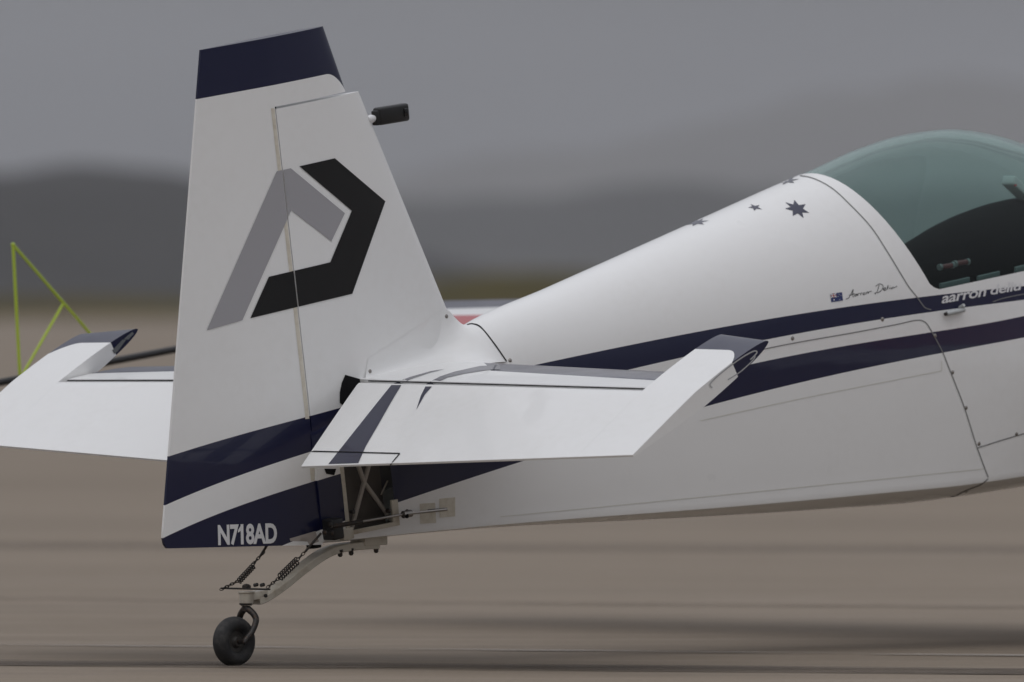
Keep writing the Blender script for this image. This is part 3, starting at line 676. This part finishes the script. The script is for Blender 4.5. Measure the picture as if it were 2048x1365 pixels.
# ---- rudder pushrod, bracket, patches
decal('tape_patch', fus, poly_bm([(839, 1008), (870, 1006), (872, 1046), (840, 1048)]), m_tape, .001, 0, tree=fus_t)
decal('tape_patch', fus, poly_bm([(878, 998), (910, 995), (910, 1033), (879, 1036)]), m_tape, .001, 0, tree=fus_t)
decal('rod_slot', fus, line_bm([(855, 1022.5), (894, 1019)], 6), m_gap, .0016, 0, tree=fus_t)
r0, r1, r2 = L(662, 1054, .10), L(815, 1028, .135), L(893, 1019.5, .128)
obj_tube('rudder_rod', [r0, r1, r2], .0045, m_steel, air, 10)
obj_tube('rod_sleeve', [L(664, 1053.5, .1), L(724, 1043.5, .115)], .0075, m_dsteel, air, 12)
jt = obj_tube('rod_joint', [L(806, 1030, .133), L(822, 1027, .136)], .012, m_steel, air, 14); obj_tube('bolt', [L(814, 1022, .125), L(814, 1034, .148)], .006, m_gap, jt, 10)
br = obj_box('rudder_bracket', L(654, 1058, .045), (.055, 0, 0), (0, .024, 0), (0, 0, .034), m_plastic, air, .006)
for q in ((650, 1066), (661, 1050), (664, 1066)):
    p = L(*q, .10); bm = bmesh.new(); lathe(bm, p - Vector((.006, 0, 0)), (1, 0, 0), [(0, .008), (.008, .008), (.01, .005), (.01, 0)], 8); from_bm('bolt', bm, m_dsteel, br, 40)
ob_ = obj_box('stern_fitting', L(688, 1068, .05), (.022, 0, 0), (0, .024, 0), (0, 0, .018), m_cream, air, .003)
decal('slot_edge', fus, poly_bm([(648, 938), (672, 938), (668, 951), (652, 948)]), m_gap, .0014, 0, tree=fus_t)
# slot where the elevator tube leaves the tail
decal('elevator_slot', fin, poly_bm([(690, 750), (735, 763), (742, 775), (730, 800), (690, 815), (679, 806), (679, 785), (683, 766)]), m_gap, .0014, 8., mirror=fin, tree=fin_t)
# ---- tail wheel leg
mid = [(.0, *fz(745, 1090, 0)), (0, *fz(712, 1092, 0)), (0, *fz(672, 1098, 0)), (0, *fz(640, 1112, 0)), (0, *fz(600, 1141, 0)), (0, *fz(560, 1174, 0)), (0, *fz(528, 1196, 0)), (0, *fz(512, 1203, 0))]
def plate(name, pts, hw, ht, mat, parent):
    bm = bmesh.new(); rings = []; P = [Vector(p) for p in pts]; n = len(P)
    for i, p in enumerate(P):
        t = (P[min(i + 1, n - 1)] - P[max(i - 1, 0)]).normalized(); up = t.cross(Vector((1, 0, 0))).normalized(); k = i / (n - 1); a, b = hw[0] + (hw[1] - hw[0]) * k, ht[0] + (ht[1] - ht[0]) * k
        rings.append([p + Vector((x * a, 0, 0)) + up * z * b for x, z in ((-.9, -1), (.9, -1), (1, -.8), (1, .8), (.9, 1), (-.9, 1), (-1, .8), (-1, -.8))])
    loft(bm, rings); return from_bm(name, bm, mat, parent, 35)
def dense(P, k=5):
    P = [Vector(p) for p in P]; o = []
    for i in range(len(P) - 1):
        p0, p1, p2, p3 = [P[min(max(j, 0), len(P) - 1)] for j in (i - 1, i, i + 1, i + 2)]
        for t in np.linspace(0, 1, k + 1)[:-1]: o.append(.5 * (2 * p1 + (p2 - p0) * t + (2 * p0 - 5 * p1 + 4 * p2 - p3) * t ** 2 + (3 * p1 - p0 - 3 * p2 + p3) * t ** 3))
    return o + [P[-1]]
leg = plate('tail_leg', dense(mid), (.034, .02), (.013, .011), m_cream, air)
obj_box('leg_clamp', L(738, 1083, 0) + Vector((0, 0, .004)), (.036, 0, 0), (0, .05, -.006), (0, .002, .017), m_cream, leg, .003)
for q in ((680, 1107), (702, 1104), (752, 1099)):
    p = L(*q, .022); bm = bmesh.new(); lathe(bm, p, (0, 0, 1), [(-.012, .004), (-.008, .008), (.004, .008), (.004, .011), (.012, .011)], 8); from_bm('bolt', bm, m_dsteel, leg, 40)
# pivot head, fork, wheel (built upright on the ground)
Zl = M3.transposed() @ Vector((0, 0, 1)); Fl = Vector((0, 1, 0)); Fl = (Fl - Zl * Fl.dot(Zl)).normalized(); Sl = Fl.cross(Zl).normalized()
PV = L(493, 1192, 0)
bm = bmesh.new(); lathe(bm, PV, Zl, [(-.032, 0), (-.032, .018), (-.022, .022), (.006, .024), (.010, .028), (.014, .028), (.014, 0)], 20); piv = from_bm('pivot_head', bm, m_cream, air, 40)
obj_box('pivot_lug', (PV + L(525, 1190, 0)) / 2, (.02, 0, 0), (L(530, 1186, 0) - PV) / 2, Zl * .013, m_cream, piv, .003)
for q in ((513, 1170), (526, 1170), (531, 1192)):
    p = L(*q, .022); bm = bmesh.new(); lathe(bm, p, (1, 0, .2), [(-.01, .006), (.004, .006), (.006, .003), (.006, 0)], 8); from_bm('bolt', bm, m_dsteel, piv, 40)
arm = obj_box('steering_arm', L(491, 1178, 0), Sl * .108, Fl * .009, Zl * .0028, m_dsteel, air, .001)
bm = bmesh.new(); lathe(bm, L(493, 1174, 0), Zl, [(-.006, .014), (.004, .014), (.008, .008), (.010, 0)], 8); from_bm('nut', bm, m_dsteel, arm, 40)
WR = .0805
WC = MI @ (WHEEL + Vector((0, 0, WR - .003)))
# fork: one-sided curved blades over the wheel
top = L(492, 1213, 0); bm = bmesh.new(); lathe(bm, top, Zl, [(-.016, .012), (.0, .013), (.006, .022), (.010, .022)], 16); stem = from_bm('fork', bm, m_dsteel, air, 40)
for sg_ in (1, -1):
    pth = [top - Zl * .004, top - Zl * .012 + Sl * sg_ * .014 + Fl * .002, top - Zl * .026 + Sl * sg_ * .031 + Fl * .006, top - Zl * .046 + Sl * sg_ * .041 + Fl * .006, WC + Zl * .032 + Sl * sg_ * .044 + Fl * .038, WC + Zl * .014 + Sl * sg_ * .044 + Fl * .018, WC - Zl * .004 + Sl * sg_ * .044]
    obj_tube('fork_blade', dense(pth, 4), .0112, m_dsteel, stem, 12, .009)
wheel = bpy.data.objects.new('tail_wheel', None); col.objects.link(wheel); wheel.parent = air; wheel.location = WC; wheel.empty_display_size = .05
B = Matrix((Sl, Fl, Zl)).transposed()
bm = bmesh.new(); R0 = .036; prof = []
for k in range(25):
    a = -math.pi * .86 + 2 * math.pi * .86 * k / 24; prof.append((.029 * math.sin(a) * (1.02), .056 + .0245 * math.cos(a)))
n = 56; rings = [[B @ Vector((t, r * math.cos(2 * math.pi * j / n), r * math.sin(2 * math.pi * j / n))) for t, r in prof] for j in range(n)]
for rg in rings:                                   # small contact flat
    for i, q in enumerate(rg):
        zz = q.dot(Zl)
        if zz < -WR + .003: rg[i] = q + Zl * (-WR + .003 - zz)
loft(bm, rings + [rings[0]], closed=False); bmesh.ops.remove_doubles(bm, verts=bm.verts, dist=1e-5)
tyre = from_bm('tyre', bm, m_rubber, wheel, 50)
bm = bmesh.new(); lathe(bm, Vector((0, 0, 0)), Sl, [(-.022, 0), (-.022, .015), (-.012, .022), (-.012, .034), (-.018, .040), (.018, .040), (.012, .034), (.012, .022), (.022, .015), (.022, 0)], 28)
from_bm('rim', bm, principled('rim_paint', (.055, .05, .045), .5, metal=.3), wheel, 35)
bm = bmesh.new(); tube(bm, [-Sl * .05, Sl * .05], .007, 12); from_bm('axle', bm, m_dsteel, wheel, 40)
# steering springs with chains
def spring(name, pts, coil_a, coil_b, r, turns):
    root = obj_tube(name, [coil_a, coil_b], .003, m_dsteel, air, 8)
    ax = (coil_b - coil_a); e1 = ax.orthogonal().normalized(); e2 = ax.normalized().cross(e1); P = []
    for k in range(turns * 12 + 1):
        t = k / (turns * 12); a = 2 * math.pi * turns * t; P.append(coil_a + ax * t + r * (math.cos(a) * e1 + math.sin(a) * e2))
    bm = bmesh.new(); tube(bm, P, .0022, 6); from_bm('coil', bm, m_dsteel, root, 60)
    for a, b, kind in pts:
        if kind == 'rod': obj_tube('cable', [a, b], .0042, m_dsteel, root, 8)
        else:
            d = (b - a); n = max(2, int(d.length / .011)); bm = bmesh.new()
            for k in range(n):
                c0 = a + d * ((k + .5) / n); u = d.normalized(); v = u.orthogonal().normalized(); v = v if k % 2 else u.cross(v)
                tube(bm, [c0 + u * .0085 * math.cos(q) + v * .0045 * math.sin(q) for q in np.linspace(0, 6.283, 11)], .0016, 5)
            o = from_bm('chain', bm, m_dsteel, root, 60)
SPt, SPs = -.055, .06
spring('steering_spring', [(L(441, 1180, SPt), L(477, 1162, SPt), 'chain'), (L(505, 1130, SPt), L(528, 1104, -.035), 'chain'), (L(521, 1112, -.04), L(536, 1088, -.02), 'rod')], L(477, 1164, SPt), L(508, 1131, SPt), .009, 9)
spring('steering_spring', [(L(534, 1176, SPs), L(562, 1153, SPs), 'chain'), (L(593, 1122, SPs), L(614, 1100, .07), 'chain'), (L(611, 1103, .07), L(642, 1067, .085), 'rod')], L(559, 1156, SPs), L(595, 1121, SPs), .0115, 9)
# ---- wings, sight, gear, nose (mostly outside this frame)
WZ = L(960, 602, -3.5).z
def wing_mask(g, x, y, z): return g.m('GREATER_THAN', y, g.m('MULTIPLY_ADD', g.m('ABSOLUTE', x), -.07, 3.99))
m_wing = paint('wing_paint', wing_mask)
def wing(sgn):
    bm = bmesh.new(); rings = []
    for s in np.linspace(.30, 3.75, 16):
        k = (s - .3) / 3.45; le = 4.36 - .24 * k; te = 2.95 + .20 * k; t = .105 - .055 * k; h = []
        for j in range(19):
            v = j / 18; xx = v * v; yt = t * (1.4845 * math.sqrt(xx) - .63 * xx - 1.758 * xx ** 2 + 1.4215 * xx ** 3 - .5075 * xx ** 4) / .5 + .003 * xx
            h.append((le + (te - le) * xx, yt))
        rings.append([(sgn * s, f, WZ - .05 + q) for f, q in h] + [(sgn * s, f, WZ - .05 - q) for f, q in h[::-1] if q > 1e-6])
    loft(bm, rings); return from_bm('wing', bm, m_wing, air, 32)
wings = {1: wing(1), -1: wing(-1)}
for k, o in wings.items():
    bm = bmesh.new(); t = bvh(o); vv = []
    for s in np.linspace(1.0, 3.7, 20):
        r = []
        for f in (3.68 - .02 * s, 3.45 - .01 * s, 3.25):
            h = t.ray_cast(Vector((k * s, f, 2)), Vector((0, 0, -1))); r.append(bm.verts.new(h[0] + h[1] * .0015))
        vv.append(r)
    for a_, b_ in zip(vv, vv[1:]):
        for i in range(2): bm.faces.new((a_[i], a_[i + 1], b_[i + 1], b_[i]))
    from_bm('red_stripe', bm, m_red, o, 60)
ps = -3.80
sight = obj_tube('sighting_frame', [L(360, 697, ps) + Vector((0, .9, 0)), L(352, 699, ps), L(-30, 771, ps)], .0135, m_plastic, air, 12)
A_, B_, C_, D_, E_ = L(26, 490, ps), L(128, 605, ps), L(40, 757, ps), L(52, 736, ps), L(205, 690, ps)
for a_, b_, r_ in ((A_, C_, .0058), (A_, L(222, 716, ps), .0055), (B_, L(45, 750, ps), .0052)): obj_tube('sight_tube', [a_, b_], r_, m_lime, sight, 8)
bm = bmesh.new(); bmesh.ops.create_icosphere(bm, subdivisions=2, radius=.008)
for v in bm.verts: v.co = v.co + A_
from_bm('tip_cap', bm, m_lime, sight, 60)
for k in (1, -1):
    P = [Vector((k * .28, 4.55, -.70)), Vector((k * .5, 4.55, -.94)), Vector((k * .72, 4.53, -1.2)), Vector((k * .86, 4.52, -1.44))]
    lg = plate('gear_leg', [(0, 0, 0), (0, 0, 1)], (.01, .01), (.01, .01), m_white, air); me = lg.data
    bm = bmesh.new(); rr = []
    for i, p in enumerate(dense(P, 4)): rr.append([p + Vector((.02 * math.cos(a), .06 * math.sin(a) * (1 - .02 * i), .012 * math.cos(a))) for a in np.linspace(0, 2 * math.pi, 17)[:-1]])
    loft(bm, rr); bmesh.ops.recalc_face_normals(bm, faces=bm.faces); bm.to_mesh(me); bm.free(); me.set_sharp_from_angle(angle=.6)
    gz = -(ORG.z + 4.52 * FW.z + k * .9 * RT.z) / UP.z
    for nm, rad, mat in (('main_wheel', .19, m_rubber),):
        bm = bmesh.new(); lathe(bm, (k * .9 - .065, 4.52, gz + rad), (1, 0, 0), [(0, 0), (0, .10), (.01, .16), (.035, .187), (.065, .19), (.095, .187), (.12, .16), (.13, .10), (.13, 0)], 36); from_bm(nm, bm, mat, air, 40)
    bm = bmesh.new(); bmesh.ops.create_uvsphere(bm, u_segments=24, v_segments=14, radius=1)
    for v in bm.verts: v.co = (k * .9 + v.co.x * .11, 4.46 + v.co.y * .36, gz + .215 + v.co.z * (.18 if v.co.z > 0 else .13))
    from_bm('wheel_spat', bm, m_white, air, 60)
NZ = (ZT(5.15) + ZB(5.15)) / 2
bm = bmesh.new(); lathe(bm, (0, 5.13, NZ), (0, 1, 0), [(0, .19), (.03, .20), (.12, .185), (.24, .13), (.33, .06), (.36, .0)], 32); spn = from_bm('spinner', bm, m_navy, air, 40)
for k in range(3):
    a = math.radians(30 + 120 * k); u = Vector((math.cos(a), 0, math.sin(a))); v = Vector((-math.sin(a), 0, math.cos(a))); bm = bmesh.new(); rr = []
    for t in np.linspace(.12, 1.0, 12):
        ch = .055 + .06 * math.sin(min(1, t / .75) * math.pi / 1.6) - .07 * max(0, t - .8); tw = math.radians(58 - 38 * t); c0 = Vector((0, 5.22, NZ)) + u * t
        e1 = v * math.cos(tw) + Vector((0, 1, 0)) * math.sin(tw); e2 = u.cross(e1)
        rr.append([c0 + e1 * ch * math.cos(q) + e2 * .014 * math.sin(q) for q in np.linspace(0, 2 * math.pi, 17)[:-1]])
    loft(bm, rr); from_bm('propeller_blade', bm, m_plastic, air, 40)
# ---- action camera on the fin
ac = bpy.data.objects.new('action_camera', None); col.objects.link(ac); ac.matrix_world = MW; ac['label'] = 'small black action camera on a ball mount ahead of the fin'; ac['category'] = 'camera'
q0, q1 = L(752, 234, 0), L(813, 224, 0); cx_ = (q0 + q1) / 2; ax = (q1 - q0) / 2
upv = Vector((1, 0, 0)).cross(ax).normalized(); upv = upv if upv.z > 0 else -upv
obj_box('body', cx_, ax, Vector((1, 0, 0)) * .017, upv * .029, m_plastic, ac, .009)
obj_box('lens_housing', q0 + ax * 1.72, ax * .12, Vector((1, 0, 0)) * .0215, upv * .014, principled('lens_glass', (.01, .01, .012), .15), ac, .003)
obj_box('door', q0 - ax * .02 - upv * .004, ax * .10, Vector((1, 0, 0)) * .014, upv * .024, m_plastic, ac, .004)
bm = bmesh.new(); lathe(bm, L(735, 240, 0), (L(752, 236, 0) - L(735, 240, 0)), [(0, .011), (.008, .013), (.016, .014), (.024, .012), (.034, .008), (.04, 0)], 18); from_bm('ball_mount', bm, m_letter, ac, 50)

# ================================================================== air
bm = bmesh.new(); bmesh.ops.create_cube(bm, size=2)
for v in bm.verts: v.co = (v.co.x * 18500, 7000 + v.co.y * 11500, (420 if v.co.z > 0 else -1.05))
m_h = bpy.data.materials.new('haze'); m_h.use_nodes = True; t_ = m_h.node_tree; t_.nodes.clear(); o_ = t_.nodes.new('ShaderNodeOutputMaterial'); pv = t_.nodes.new('ShaderNodeVolumePrincipled')
pv.inputs['Color'].default_value = (.72, .73, .77, 1); pv.inputs['Density'].default_value = 6e-5; t_.links.new(pv.outputs[0], o_.inputs['Volume'])
tagk(from_bm('haze', bm, m_h, None, None), 'stuff')
